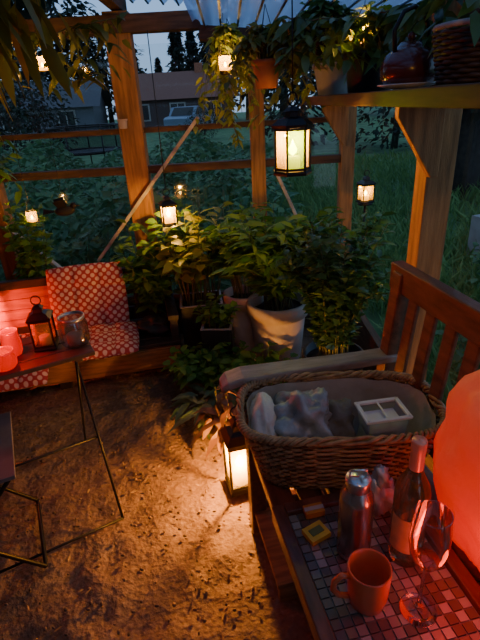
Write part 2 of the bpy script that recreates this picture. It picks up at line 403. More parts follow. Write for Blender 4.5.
for y in(-.03,-LN+.03):
    prof=[(-.07,.655),(-.05,.672),(0,.682),(.2,.678),(.40,.672),(.53,.672)]
    v=[];wd=[.028,.038,.040,.036,.034,.034]
    for (x,z),q in zip(prof,wd):
        for a,bz in((-1,-1),(1,-1),(1,0),(-1,0)): v.append((x,y+a*q,z+bz*.028+.005))
    f=[(0,1,2,3),tuple(20+k for k in(3,2,1,0))]
    for i in range(5):
        for k in range(4): f.append((i*4+k,(i+1)*4+k,(i+1)*4+(k+1)%4,i*4+(k+1)%4))
    mb.add(v,f)
mb.obj('armrests',eb,bevel=.006)
def BL(x,y,z):
    return Vector((-.01+x*math.cos(TH)-y*math.sin(TH),1.28+x*math.sin(TH)+y*math.cos(TH),z))

# ---------------- mosaic tray
et=empty('mosaic_tray',tuple(BL(.17,-.76,.451)),TH);mb=MB();mb.m('benchw')
W2,H2=.165,.345
mb.box((0,0,.012),(.33,.69,.022));
for sx_ in(-1,1): mb.box((sx_*(W2+.002),0,.025),(.032,.72,.05))
for sy_ in(-1,1): mb.box((0,sy_*(H2+.002),.025),(.30,.032,.049))
mb.obj('tray_frame',et,bevel=.003)
m,t,b=nt('mosaic_tile');g=t.nodes.new('ShaderNodeNewGeometry')
r=ramp(t,[(0,(.12,.08,.055)),(.35,(.26,.19,.14)),(.6,(.34,.29,.23)),(.8,(.19,.12,.08)),(1,(.44,.39,.32))]);r.color_ramp.interpolation='CONSTANT'
t.links.new(g.outputs['Random Per Island'],r.inputs[0]);t.links.new(r.outputs[0],b.inputs['Base Color']);b.inputs['Roughness'].default_value=.3
mb=MB();mb.m(P('grout',(.20,.17,.14),.9));mb.box((0,0,.027),(.30,.66,.012));mb.m(m)
for i in range(13):
    for j in range(29): mb.box((-.137+i*.0228,-.319+j*.0228,.0345),(.0195,.0195,.006))
mb.obj('mosaic_tiles',et)
ZT=.451+.0375
# ---------------- flask
e=empty('vacuum_flask',(.233,.752,ZT));mb=MB();mb.m(P('steel_dark',(.42,.40,.38),.25,metal=.95,var=.1))
mb.lathe([(.001,0),(.034,0),(.037,.004),(.038,.02),(.038,.165),(.036,.178),(.028,.194),(.025,.200)],seg=36)
mb.m(P('steel_cap',(.68,.65,.61),.28,metal=.95,var=.05));mb.lathe([(.026,.198),(.0275,.20),(.0275,.222),(.0255,.226),(.001,.227)],seg=36)
mb.tube([(.0,0,.226),(-.018,0,.228),(-.018,0,.244),(.018,0,.244),(.018,0,.228)],.003,8)
mb.lathe([(.0385,.008),(.039,.010),(.039,.016),(.0385,.018)],seg=36);mb.obj('flask_body',e)
# ---------------- mug
e=empty('coffee_mug',(.232,.632,ZT),.1);mb=MB();mb.m(P('mug_glaze',(.85,.15,.045),.3,var=.08,coat=.4))
mb.lathe([(.001,0),(.032,0),(.036,.004),(.041,.03),(.044,.10),(.0435,.104),(.040,.102),(.038,.06),(.035,.012),(.001,.008)],seg=40)
mb.tube([(-.040,0,.085),(-.058,0,.090),(-.072,0,.075),(-.074,0,.052),(-.062,0,.032),(-.040,0,.025)],[.006,.006,.0065,.0065,.006,.006],10);mb.obj('mug_body',e)
# ---------------- wine glass
M['thin']=pane('thin_clear_glass',(.93,.93,.93),.06,.015,(.8,.7,.7),edge=True,rough=.03)
e=empty('wine_glass',(.330,.605,ZT));mb=MB();mb.m('thin')
mb.lathe([(.001,.008),(.012,.006),(.036,.002),(.036,.003)],seg=44)
mb.lathe([(.010,.008),(.0045,.016),(.0035,.05),(.0035,.118),(.006,.128),(.019,.140),(.032,.165),(.037,.195),(.036,.230),(.032,.272)],seg=44)
mb.tube([(.032*math.cos(a),.032*math.sin(a),.272) for a in [2*math.pi*k/44 for k in range(44)]],.0011,6,closed=True)
mb.tube([(.036*math.cos(a),.036*math.sin(a),.002) for a in [2*math.pi*k/44 for k in range(44)]],.0011,6,closed=True)
mb.m(pane('wine',(.80,.52,.25),.1,.12,(.8,.35,.12)));mb.lathe([(.018,.1425),(.025,.153),(.001,.153)],seg=30)
mb.obj('glass_body',e)
# ---------------- bottle
e=empty('wine_bottle',(.345,.732,ZT));mb=MB();mb.m(pane('bottle_glass',(.72,.80,.62),.08,.05,(.6,.6,.4),edge=True,rough=.04))
mb.lathe([(.001,.006),(.030,0),(.0365,.006),(.037,.02),(.037,.195),(.034,.215),(.020,.245),(.0145,.262),(.0135,.29),(.0135,.328)],seg=36)
mb.m(P('foil_orange_pink',(.80,.30,.20),.35,metal=.3,var=.08));mb.lathe([(.0148,.262),(.0152,.27),(.0145,.30),(.0155,.312),(.0155,.331),(.0145,.334),(.001,.334)],seg=24)
mb.m(P('bottle_label',(.62,.36,.16),.7,var=.2,scale=30))
v=[];f=[]
for k in range(15):
    a=math.radians(-178+k*7)
    for z in(.05,.145): v.append((.0378*math.cos(a),.0378*math.sin(a),z))
for k in range(14): f.append((2*k,2*k+2,2*k+3,2*k+1))
mb.add(v,f,True);mb.obj('bottle_body',e)
# ---------------- small packets
p=(.155,.80,ZT);e=empty('snack_packet',p,.5);mb=MB();mb.m(P('yellow_pack',(.75,.5,.04),.5));mb.box((0,0,.008),(.055,.045,.014))
mb.m(P('pack_print',(.15,.2,.05),.5));mb.box((0,0,.016),(.035,.02,.002));mb.obj('packet_body',e,bevel=.003)
e=empty('tealight_box',(.16,.865,ZT+.001),.2);mb=MB();mb.m(P('amber_box',(.55,.22,.03),.5));mb.box((0,0,.010),(.05,.03,.018));mb.m('grey');mb.box((0,0,.0195),(.052,.012,.002));mb.obj('box_body',e,bevel=.002)
M['foil']=P('foil_bag',(.58,.57,.56),.35,metal=.4,var=.15)
mb=MB();mb.m('foil');mb.ball((0,0,.052),(.045,.035,.05),28,amp=.5,fr=2.3);mb.ball((.0,0,.11),(.02,.025,.03),20,amp=.5,fr=2);mb.obj('crumpled_foil_bag',None,(.325,.865,ZT))

# ---------------- glowing red salt lamp (large lump, low bulb's glow painted by emission ramp)
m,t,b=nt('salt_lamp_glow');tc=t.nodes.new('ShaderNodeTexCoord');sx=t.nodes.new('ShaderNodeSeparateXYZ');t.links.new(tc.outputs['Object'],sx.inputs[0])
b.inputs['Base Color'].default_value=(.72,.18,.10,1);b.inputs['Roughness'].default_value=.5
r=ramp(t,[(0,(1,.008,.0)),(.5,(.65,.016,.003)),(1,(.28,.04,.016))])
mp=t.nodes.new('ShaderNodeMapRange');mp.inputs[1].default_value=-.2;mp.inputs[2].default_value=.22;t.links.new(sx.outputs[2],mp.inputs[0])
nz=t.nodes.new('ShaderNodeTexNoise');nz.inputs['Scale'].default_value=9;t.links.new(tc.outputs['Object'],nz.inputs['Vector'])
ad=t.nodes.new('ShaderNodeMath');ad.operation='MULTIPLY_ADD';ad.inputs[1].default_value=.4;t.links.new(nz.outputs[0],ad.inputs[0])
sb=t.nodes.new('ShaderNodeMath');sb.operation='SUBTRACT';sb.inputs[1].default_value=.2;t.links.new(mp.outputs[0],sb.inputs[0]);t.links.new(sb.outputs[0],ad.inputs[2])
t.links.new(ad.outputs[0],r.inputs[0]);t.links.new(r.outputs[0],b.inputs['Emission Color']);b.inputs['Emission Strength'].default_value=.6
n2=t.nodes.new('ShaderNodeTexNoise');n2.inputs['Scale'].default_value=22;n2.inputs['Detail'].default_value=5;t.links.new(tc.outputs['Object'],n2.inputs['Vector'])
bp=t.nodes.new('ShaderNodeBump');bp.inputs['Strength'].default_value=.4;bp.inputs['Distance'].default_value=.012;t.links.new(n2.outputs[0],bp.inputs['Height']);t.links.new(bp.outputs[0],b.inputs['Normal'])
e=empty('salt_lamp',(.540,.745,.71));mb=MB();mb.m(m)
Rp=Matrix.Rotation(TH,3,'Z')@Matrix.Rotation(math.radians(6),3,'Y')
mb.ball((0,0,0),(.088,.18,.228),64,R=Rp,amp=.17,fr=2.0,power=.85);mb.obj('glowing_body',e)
mb=MB();mb.m('benchw');mb.lathe([(.001,-.258),(.075,-.258),(.08,-.24),(.07,-.205),(.001,-.205)],seg=30);mb.obj('wood_base',e)
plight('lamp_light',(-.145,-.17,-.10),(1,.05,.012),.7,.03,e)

# ---------------- wicker basket
e=empty('wicker_basket',(.262,1.085,.452),math.radians(-2))
M['wick']=P('wicker',(.34,.19,.085),.55,var=.45,scale=40)
M['wick2']=P('wicker_dark',(.15,.07,.03),.55,var=.4,scale=40)
def se(t,a,b,p=.55):
    c,s_=math.cos(t),math.sin(t);return Vector((a*math.copysign(abs(c)**p,c),b*math.copysign(abs(s_)**p,s_),0))
mb=MB();H=.205;NS=64
def ring(fr): return .215+.06*fr,.102+.053*fr
NL=22
for l in range(NL):
    fr=(l+.5)/NL;a,b_=ring(fr);mb.m('wick' if (l%5) else 'wick2');pts=[]
    for k in range(NS*2):
        t_=2*math.pi*k/(NS*2)
        o=.0045*(1 if ((k//2)+l)%2==0 else -1)
        p=se(t_,a+o,b_+o);p.z=H*fr;pts.append(p)
    mb.tube(pts,.0047,5,closed=True)
mb.m('wick2')
for k in range(NS):
    t_=2*math.pi*(k+.25)/NS
    mb.tube([se(t_,*ring(0))+Vector((0,0,0)),se(t_,*ring(.5))+Vector((0,0,H*.5)),se(t_,*ring(1))+Vector((0,0,H))],.003,4)
mb.m('wick')
for s_ in range(3):
    pts=[]
    for k in range(160):
        t_=2*math.pi*k/160;a,b_=ring(1.03);ph=t_*26+s_*2.094
        p=se(t_,a+.008*math.cos(ph),b_+.008*math.cos(ph));p.z=H+.006+.008*math.sin(ph);pts.append(p)
    mb.tube(pts,.0055,6,closed=True)
mb.obj('woven_body',e)
mb=MB();mb.m('wick2');v=[se(2*math.pi*k/48,.215,.102)+Vector((0,0,.006)) for k in range(48)];mb.add(v,[tuple(range(48))]);mb.obj('base',e)
mb=MB();mb.m(P('lining_cloth',(.36,.30,.24),.9,var=.15,bump=.3,bscale=25));v=[];f=[];K=96
lv=[(.60,.03),(.93,.05),(.94,.4),(.95,.75),(.96,.93)]
for q,(s_,fr) in enumerate(lv):
    a,b_=ring(fr)
    for k in range(K):
        t_=2*math.pi*k/K;p=se(t_,a*s_-.004,b_*s_-.004);w_=1+.02*noise.noise(Vector((k*.35,q*1.3,0)));p*=w_;p.z=H*fr+.01+(.012*noise.noise(Vector((k*.2,5,0))) if q==4 else 0);v.append(p)
for q in range(4):
    for k in range(K): f.append((q*K+k,q*K+(k+1)%K,(q+1)*K+(k+1)%K,(q+1)*K+k))
f.append(tuple(range(K))[::-1]);mb.add(v,f,True);mb.obj('lining',e)
def crumple(name,loc,rad,mat,amp=.55,fr=1.8,seg=44):
    mb=MB();mb.m(mat);mb.ball((0,0,0),rad,seg,amp=amp,fr=fr);return mb.obj(name,None,loc)
crumple('crumpled_plastic_bag',(.165,1.095,.600),(.100,.095,.105),P('plastic_bag',(.27,.28,.28),.35,metal=.15,var=.3,scale=18,bump=1,bscale=16),.42,1.7,72)
crumple('white_towel',(.055,1.085,.610),(.045,.100,.085),P('towel',(.60,.56,.48),.9,var=.1,bump=.3),.25,1.3)
crumple('dark_cloth',(.265,1.130,.565),(.07,.07,.08),P('cloth_dark',(.17,.15,.13),.9,var=.2,bump=.3),.4,1.7)
e=empty('food_container',(.385,1.065,.585),.12)
mb=MB();mb.m(pane('clear_plastic',(.85,.85,.88),.12,.35,(.8,.8,.85)))
mb.lathe([(.001,0),(.062,0),(.072,.06)],seg=4,rot=math.pi/4,sm=False,sx=1.15,sy=.85)
mb.obj('tub',e)
mb=MB();mb.m(P('plastic_white',(.70,.69,.66),.3,var=.05))
for sx_ in(-1,1): mb.box((sx_*.060,0,.064),(.012,.098,.008))
for sy_ in(-1,1): mb.box((0,sy_*.044,.064),(.124,.012,.008))
mb.box((0,0,.064),(.006,.08,.004));mb.box((0,0,.028),(.09,.06,.035));mb.obj('lid_and_content',e,bevel=.002)
mb=MB();mb.m(P('paper_box',(.55,.5,.42),.8));mb.box((0,0,0),(.10,.075,.10),ry=.15);mb.obj('paper_box',None,(.385,1.09,.520),bevel=.003)

# ---------------- plank step
mb=MB();mb.m('plank')
e=empty('wooden_step',(.10,1.12,0),TH);mb.box((0,0,.10),(.13,.34,.02));mb.box((.14,0,.10),(.12,.34,.02))
for y in(-.14,.14): mb.box((.07,y,.045),(.25,.025,.09))
mb.obj('step_planks',e,bevel=.003)

# ------------------------------------------------------------ far bench with cushions
TB=math.radians(11);e=empty('low_bench',(-.36,2.43,0),TB)
mb=MB();mb.m('plank');mb.box((-.68,.0,.115),(1.36,.025,.13));mb.m('darkw')
for i in range(5): mb.box((-.68,.03+i*.085,.20),(1.38,.075,.022))
for x in(-.02,-.68,-1.34):
    for y in(.03,.37): mb.box((x,y,.095),(.06,.06,.19))
mb.box((-.02,.36,.37),(.05,.05,.36));mb.box((-1.34,.36,.37),(.05,.05,.36))
mb.box((-.68,.37,.545),(1.40,.04,.05));mb.box((-.68,.37,.25),(1.36,.03,.05))
for i in range(4): mb.box((-.24,.37,.29+i*.066),(.48,.018,.045))
for i in range(3): mb.box((-.09-i*.13,.355,.39),(.03,.012,.28))
mb.m(P('wood_panel_redlit',(.45,.075,.02),.55,var=.3,scale=6,stretch=(1,5,8)));  # bench back boards coloured with the red lamp glow on them
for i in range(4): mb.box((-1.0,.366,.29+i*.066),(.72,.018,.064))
mb.m('darkw');mb.box((-.02,.19,.36),(.06,.40,.03));mb.box((-.02,.02,.28),(.045,.045,.15))
mb.obj('bench_frame',e,bevel=.003)
m,t,b=nt('cushion_fabric_red');tc=t.nodes.new('ShaderNodeTexCoord')
mp=t.nodes.new('ShaderNodeMapping');mp.inputs['Rotation'].default_value=(0,0,.785);mp.inputs['Scale'].default_value=(30,30,.01);t.links.new(tc.outputs['Object'],mp.inputs[0])
ck=t.nodes.new('ShaderNodeTexVoronoi');ck.inputs['Scale'].default_value=1;ck.inputs['Randomness'].default_value=0;t.links.new(mp.outputs[0],ck.inputs['Vector'])
r=ramp(t,[(.32,(.55,.40,.38)),(.40,(.32,.030,.04))]);t.links.new(ck.outputs['Distance'],r.inputs[0]);t.links.new(r.outputs[0],b.inputs['Base Color']);b.inputs['Roughness'].default_value=.9
M['cush']=m
def cushion(name,loc,w_,h_,t_,rot,tuft=(3,3)):
    mb=MB();mb.m('cush');n=36;v=[];f=[]
    for s_ in(1,-1):
        for j in range(n+1):
            for i in range(n+1):
                u=-1+2*i/n;q=-1+2*j/n
                e_=((1-abs(u)**5)*(1-abs(q)**5))**.5
                tf=abs(math.cos(u*math.pi/2*tuft[0]))**.35*abs(math.cos(q*math.pi/2*tuft[1]))**.35 
                z=t_/2*e_*(.50+.50*tf);x=u*w_/2*(1-.04*q*q);y=q*h_/2*(1-.04*u*u)
                v.append((x,y,s_*z))
    N1=(n+1)**2
    for j in range(n):
        for i in range(n):
            a=j*(n+1)+i;f.append((a,a+1,a+n+2,a+n+1));f.append((N1+a,N1+a+n+1,N1+a+n+2,N1+a+1))
    mb.add(v,f,True);o=mb.obj(name,None,loc);o.rotation_euler=rot;return o
cushion('seat_cushion',(-.905,2.625,.425),.45,.42,.10,(math.radians(76),0,TB))
cushion('seat_cushion',(-.80,2.40,.250),.42,.36,.08,(math.radians(4),0,TB))
cushion('seat_cushion',(-1.30,2.25,.225),.46,.36,.08,(math.radians(30),0,TB))
crumple('black_bag',(-.50,2.56,.262),(.12,.10,.055),P('bag_black',(.012,.012,.014),.6),.4,1.6)

# ------------------------------------------------------------ bistro table left
TR=math.radians(28);et=empty('bistro_table',(-.53,1.49,0),TR)
mb=MB();mb.m(P('table_top',(.06,.03,.022),.4,var=.3,stretch=(1,6,6)))
for i in range(4): mb.box((-.36,.036+i*.07,.655),(.72,.064,.018))
mb.box((-.06,.14,.64),(.03,.26,.015));mb.box((-.66,.14,.64),(.03,.26,.015))
mb.obj('top_slats',et,bevel=.003)
mb=MB();mb.m('black')
for x in(-.05,-.66):
    mb.tube([(x,.27,.635),(x-.0,-.16,.01)],.005,8);mb.tube([(x-.02,.01,.635),(x-.02,.40,.01)],.005,8)
mb.tube([(-.05,-.16,.012),(-.66,-.16,.012)],.005,8);mb.tube([(-.07,.40,.012),(-.68,.40,.012)],.005,8)
mb.tube([(-.05,.27,.635),(-.66,.27,.635)],.005,8);mb.tube([(-.05,.03,.28),(-.66,.03,.28)],.005,8)
mb.obj('folding_legs',et)
m2,t2,b2=nt('red_glass');b2.inputs['Base Color'].default_value=(.22,.002,.001,1);b2.inputs['Roughness'].default_value=.15
b2.inputs['Emission Color'].default_value=(1,.006,.0,1);b2.inputs['Emission Strength'].default_value=.75
M['redg']=m2;M['redwax']=emis('lit_red_wax',(1,.16,.03),4)
def redjar(loc,r,h,power):
    e=empty('red_candle_jar',loc);mb=MB();mb.m('redg')
    mb.lathe([(.001,0),(r*.8,0),(r,h*.15),(r*1.05,h*.5),(r*.9,h*.85),(r*.95,h),(r*.88,h),(r*.85,h*.85),(r*.98,h*.5),(r*.9,h*.15),(.001,h*.08)],seg=28)
    mb.m('redwax');mb.lathe([(.001,h*.1),(r*.6,h*.1),(r*.6,h*.35),(.001,h*.35)],seg=16)
    mb.obj('jar',e);plight('red_light',(0,0,h+.07),(1,.03,.005),power,.012,e)
redjar((-.825,1.50,.666),.032,.095,3.4);redjar((-.815,1.405,.666),.040,.065,1.6)
e=empty('glass_storm_jar',(-.617,1.560,.666));mb=MB();mb.m(pane('jar_smoke_glass',(.62,.60,.56),.22,.12,(.4,.32,.25)))
mb.lathe([(.001,0),(.044,0),(.052,.012),(.053,.08),(.044,.102),(.044,.108)],seg=28);mb.m(P('jar_rim',(.5,.45,.4),.3,metal=.8));mb.lathe([(.043,.100),(.047,.100),(.048,.112),(.043,.112),(.043,.100)],seg=28)
mb.m('potw');mb.lathe([(.001,.004),(.03,.004),(.03,.04),(.001,.04)],seg=16);mb.obj('jar_body',e)
lantern('unseen_wash_lantern',(-1.50,2.42,.285),.09,.16,4,0,18,rot=.2,lcol=(1,.10,.012))  # unseen lantern, added to wash the bench back in red
# ------------------------------------------------------------ folding chair bottom-left
e=empty('folding_chair',(-.97,1.20,0),math.radians(25));mb=MB();mb.m('black')
for y in(-.17,.17):
    mb.tube([(.19,y,.02),(-.18,y,.45),(-.24,y,.80)],.008,8);mb.tube([(-.19,y,.02),(.17,y,.43)],.008,8)
mb.tube([(.19,-.17,.02),(.19,.17,.02)],.008,8);mb.tube([(-.19,-.17,.02),(-.19,.17,.02)],.008,8)
mb.m(P('chair_slat_paint',(.14,.12,.115),.5))
for i in range(6): mb.box((-.15+i*.063,0,.445),(.052,.38,.014))
for z in(.70,.77): mb.box((-.235,0,z),(.014,.38,.05))
mb.obj('chair_frame_and_slats',e,bevel=.002)

# ------------------------------------------------------------ pots & plants
def pot(mb,c,r,h,mat,taper=.72,seg=36):
    mb.m(mat)
    mb.lathe([(.001,0),(r*taper,0),(r*taper*1.02,h*.02),(r*.93,h*.78),(r*.93,h*.82),(r*1.03,h*.83),(r*1.05,h*.97),(r*1.02,h),(r*.93,h),(r*.9,h*.86),(.001,h*.86)],c=c,seg=seg)
    mb.m('soil');mb.lathe([(.001,h*.885),(r*.5,h*.89),(r*.9,h*.88)],c=c,seg=seg)
def potted(name,c,r,ph,mat,taper=.72,**kw):
    e=empty(name,c);mb=MB();pot(mb,(0,0,0),r,ph,mat,taper);mb.obj('pot',e)
    mb=MB();kw.setdefault('br',r*.5)
    mb.plant((0,0,ph*.86),**kw);mb.obj('foliage',e);return e
potted('potted_rhododendron',(.217,2.42,0),.168,.435,'potw',n=66,h=.54,spread=.34,lps=24,L=.115,W=.042,leaf='lf_green',t0=.18)
potted('potted_shrub',(.03,2.56,0),.115,.44,'potw',n=22,h=.44,spread=.22,lps=15,L=.11,W=.05,leaf='lf_green',t0=.35)
potted('potted_laurel',(.455,2.02,0),.15,.30,'potb',n=72,h=.70,spread=.26,lps=32,L=.075,W=.038,leaf='lf_dark',t0=.12,lift=.1)
def crate(name,loc,sx_,sy_,ch,rz,**kw):
    e=empty(name,loc,rz);mb=MB();mb.m('potb')
    for a in(-1,1): mb.box((a*sx_/2,0,ch/2),(.012,sy_,ch));mb.box((0,a*sy_/2,ch/2),(sx_,.012,ch))
    mb.m(P('rim_pale',(.35,.33,.31),.5))
    for a in(-1,1): mb.box((a*sx_/2,0,ch),(.015,sy_+.015,.006));mb.box((0,a*sy_/2,ch+.001),(sx_+.015,.015,.006))
    mb.m('soil');mb.box((0,0,ch*.45),(sx_-.015,sy_-.015,ch*.86));mb.obj('box',e,bevel=.002)
    mb=MB()
    for k in(-1,0,1): mb.plant((sx_*.3*k,0,ch*.85),**kw)
    mb.obj('foliage',e)
crate('planter_box',(-.23,2.62,0),.24,.22,.385,.1,n=10,h=.58,spread=.22,lps=12,L=.115,W=.058,leaf='lf_yel',t0=.35)
crate('planter_box',(-.13,2.38,0),.16,.13,.32,-.1,n=6,h=.20,spread=.10,lps=7,L=.07,W=.04,leaf='lf_green')
mb=MB();mb.plant((-.55,2.76,.02),n=26,h=.80,spread=.17,lps=24,L=.10,W=.055,leaf='lf_green',t0=.35);mb.plant((-.30,2.78,.02),n=20,h=.86,spread=.14,lps=22,L=.095,W=.055,leaf='lf_green',t0=.4);mb.obj('tomato_plants')
mb=MB();mb.plant((-.17,2.18,0),n=60,h=.26,spread=.24,lps=8,L=.08,W=.048,leaf='lf_green',t0=.4);mb.obj('geranium_patch')
mb=MB();mb.plant((-.12,1.93,0),n=20,h=.18,spread=.18,lps=3,L=.20,W=.055,leaf='lf_hosta',t0=.5,bend=.4);mb.obj('hosta_plant')
mb=MB();mb.plant((-.10,1.72,0),n=16,h=.30,spread=.11,lps=4,L=.15,W=.05,leaf='lf_red',t0=.3,bend=.7);mb.obj('burgundy_leaf_plant')
mb=MB();mb.plant((.14,2.08,0),n=26,h=.24,spread=.18,lps=8,L=.09,W=.05,leaf='lf_green');mb.plant((.28,1.75,0),n=20,h=.24,spread=.17,lps=8,L=.08,W=.045,leaf='lf_dark');mb.obj('bergenia_patch')
mb=MB();mb.plant((-1.25,2.80,.02),n=18,h=.95,spread=.12,lps=20,L=.08,W=.05,leaf='lf_green',t0=.5);mb.plant((-1.62,2.6,.02),n=20,h=1.3,spread=.2,lps=20,L=.08,W=.055,leaf='lf_olive');mb.obj('climbing_beans')
potted('shelf_potted_plant',(.53,2.58,SZ),.10,.14,'potg',n=22,h=.20,spread=.20,lps=14,L=.08,W=.045,leaf='lf_olive',droop=.1)
potted('shelf_potted_plant',(.54,1.97,SZ),.095,.135,'potb',taper=.8,n=22,h=.16,spread=.16,lps=14,L=.06,W=.035,leaf='lf_yel',droop=.02)
e=empty('tea_kettle',(.515,1.47,SZ),.4);mb=MB();mb.m(P('saucer_white',(.6,.55,.5),.3));mb.lathe([(.001,0),(.05,0),(.085,.010),(.083,.013),(.045,.005),(.001,.005)],seg=30)
mb.m(P('kettle_enamel',(.10,.025,.022),.25,coat=.5))
mb.lathe([(.001,.006),(.06,.006),(.078,.03),(.080,.055),(.068,.085),(.045,.10),(.040,.104),(.030,.115),(.001,.12)],seg=32);mb.ball((0,0,.128),.012,12)
mb.tube([(.065,0,.04),(.10,0,.06),(.118,0,.095)],[.017,.012,.009],10)
mb.m('black');mb.tube([(-.055,0,.09),(-.062,0,.14),(-.035,0,.185),(0,0,.197),(.035,0,.185),(.062,0,.14),(.055,0,.09)],.006,8);mb.obj('kettle_body',e)
e=empty('shelf_basket',(.615,1.25,SZ));mb=MB();mb.m(P('basket_dark',(.07,.035,.022),.6,var=.4,scale=40))
for l in range(11):
    r_=.095+.002*l;pts=[((r_+.004*(1 if (k//2+l)%2 else -1))*math.cos(2*math.pi*k/56),(r_+.004*(1 if (k//2+l)%2 else -1))*math.sin(2*math.pi*k/56),.008+l*.010) for k in range(56)]
    mb.tube(pts,.0055,5,closed=True)
mb.m('soil');mb.lathe([(.001,.09),(.10,.09)],seg=30);mb.m('grey');mb.tube([(.116*math.cos(a),.116*math.sin(a),.122) for a in [2*math.pi*k/36 for k in range(36)]],.007,6,closed=True);mb.obj('woven_body',e)
def hanger(loc,top,r,ph,mat,**kw):
    e=empty('hanging_planter',loc);mb=MB();pot(mb,(0,0,0),r,ph,mat);mb.m('black')
    for k in range(3):
        a=k*2.094;mb.tube([(r*math.cos(a),r*math.sin(a),ph),(0,0,top)],.0015,4)
    mb.obj('pot',e);mb=MB();mb.plant((0,0,ph*.86),**kw);mb.obj('foliage',e)
hanger((.175,2.26,1.50),.31,.062,.11,'terra',n=30,h=.17,spread=.20,lps=15,L=.06,W=.035,leaf='lf_olive',droop=.25)
hanger((.02,2.64,1.58),.24,.06,.09,'potb',n=30,h=.10,spread=.20,lps=18,L=.055,W=.028,leaf='lf_yel',droop=.42)
hanger((.40,2.15,1.60),.18,.07,.09,'potb',n=34,h=.11,spread=.24,lps=14,L=.065,W=.038,leaf='lf_dark',droop=.24)
def vine(mb,a,b,n,sag,L,W,leaf,hangn=0,hl=.2,dz=-.45):
    a=Vector(a);b=Vector(b);pts=[a.lerp(b,k/16)+Vector((.02*noise.noise(Vector((k,a.x,0))),0,-sag*4*(k/16)*(1-k/16)+.02*noise.noise(Vector((k*.7,a.y,4))))) for k in range(17)]
    mb.m('stem');mb.tube(pts,.003,4);PP=[];DD=[]
    for i in range(n):
        t_=random.random()*16;k=min(15,int(t_));p=pts[k].lerp(pts[k+1],t_-k);az=random.uniform(0,6.283)
        if hangn and random.random()<.6: p=p-Vector((0,0,random.random()*hl))+Vector((random.uniform(-.03,.03),random.uniform(-.03,.03),0))
        PP.append(tuple(p));DD.append((math.cos(az),math.sin(az),random.uniform(dz-.65,dz+.65)))
    for i in range(hangn):
        k=random.randint(1,15);mb.tube([pts[k],pts[k]-Vector((random.uniform(-.03,.03),random.uniform(-.03,.03),hl*random.random()))],.0015,3)
    mb.m(leaf);mb.leaves(PP,DD,L*RNG.uniform(.6,1.2,n),W*RNG.uniform(.7,1.1,n),.35)
mb=MB()
vine(mb,(-1.5,2.1,1.93),(-.45,2.7,1.88),230,.12,.095,.042,'lf_olive',14,.25)
vine(mb,(-.95,1.70,1.86),(-.52,1.85,1.86),34,.02,.19,.062,'lf_olive',8,.20,-1.2)
vine(mb,(-.85,1.55,1.74),(-.70,1.60,1.66),10,.0,.20,.06,'lf_yel',0,.1,-1.6)
vine(mb,(-1.5,2.5,1.9),(-1.25,2.8,1.3),90,.0,.09,.045,'lf_green',8,.3)
vine(mb,(.2,2.7,1.76),(.6,2.6,1.70),90,.03,.07,.035,'lf_olive',10,.26)
vine(mb,(.24,2.1,1.74),(.60,1.75,1.70),130,.02,.075,.04,'lf_dark',10,.13)
vine(mb,(.57,2.85,1.69),(.55,1.1,1.69),230,.02,.075,.04,'lf_dark',14,.10)
vine(mb,(-.05,2.75,1.68),(.05,2.75,1.25),80,.0,.055,.028,'lf_yel',0,.1)
mb.obj('climbing_vine')
e=empty('bird_ornament',(-.95,2.66,.95),.3);mb=MB();mb.m(P('matt_black',(.008,.008,.008),.7))
mb.ball((0,0,0),(.055,.016,.028),20);mb.ball((.05,0,.025),.018,14);mb.tube([(.06,0,.025),(.085,0,.02)],[.006,.001],6)
v=[(-.04,0,.0),(-.11,.012,.02),(-.12,0,-.01),(-.11,-.012,.0)];mb.add(v,[(0,1,2),(0,2,3)])
for s_ in(-1,1):
    v=[(.02,0,.01),(-.03,0,.01),(-.055,s_*.045,.06),(.0,s_*.05,.07)];mb.add(v,[(0,1,2,3)])
mb.tube([(0,0,.02),(0,0,.85)],.001,4);mb.obj('bird_body',e)
mb=MB();pot(mb,(0,0,0),.028,.05,'potw');mb.obj('small_clay_pot',None,(-.60,2.88,1.351))

# ------------------------------------------------------------ outside
mb=MB();mb.m(P('garden_lawn',(.09,.18,.07),.95,var=.4,scale=2,bump=.4,bscale=20))
mb.add([(-60,3.02,-.06),(60,3.02,-.06),(60,90,-.06),(-60,90,-.06),(.8,-3,-.06),(60,-3,-.06),(60,3.02,-.06),(.8,3.02,-.06)],[(0,1,2,3),(4,5,6,7)]);mb.obj('ground')
mb=MB();mb.m('grass');n=15000
y=1.2+RNG.random(n)**1.3*11;x=.98+RNG.random(n)*np.maximum(1.5,y*.85)
y2=3.15+RNG.random(5000)*6;x2=-.2+RNG.random(5000)*2.5
x=np.concatenate([x,x2]);y=np.concatenate([y,y2]);n=len(x)
lean=np.stack([RNG.normal(-.15,.3,n),RNG.normal(-.1,.3,n),np.ones(n)],1)
mb.leaves(np.stack([x,y,np.full(n,-.06)],1),lean,RNG.uniform(.15,.42,n)*(1+y*.03),RNG.uniform(.008,.02,n)*(1+y*.12),.35,False);mb.obj('tall_grass')
mb=MB();mb.m('lf_out');n=18000
x=RNG.uniform(-5.5,.6,n);y=3.15+RNG.random(n)**1.4*7
hh=.55+.30*np.sin(x*2.1+y)*.6+.16*np.sin(x*5+1.3*y)+.02*y
z=np.maximum(.02,hh*(1-RNG.random(n)**2.2*.95));d=np.stack([RNG.normal(0,1,n),RNG.normal(-.5,1,n),RNG.normal(.1,.5,n)],1)
mb.leaves(np.stack([x,y,z],1),d,RNG.uniform(.05,.10,n)*(1+.08*y),RNG.uniform(.035,.07,n)*(1+.08*y),.3,False)
mb.m('stem')
for i in range(160):
    a=random.uniform(-4,.5);b_=random.uniform(3.2,6);mb.tube([(a,b_,-.05),(a+random.uniform(-.1,.1),b_,.6)],.005,4)
mb.obj('garden_shrubbery')
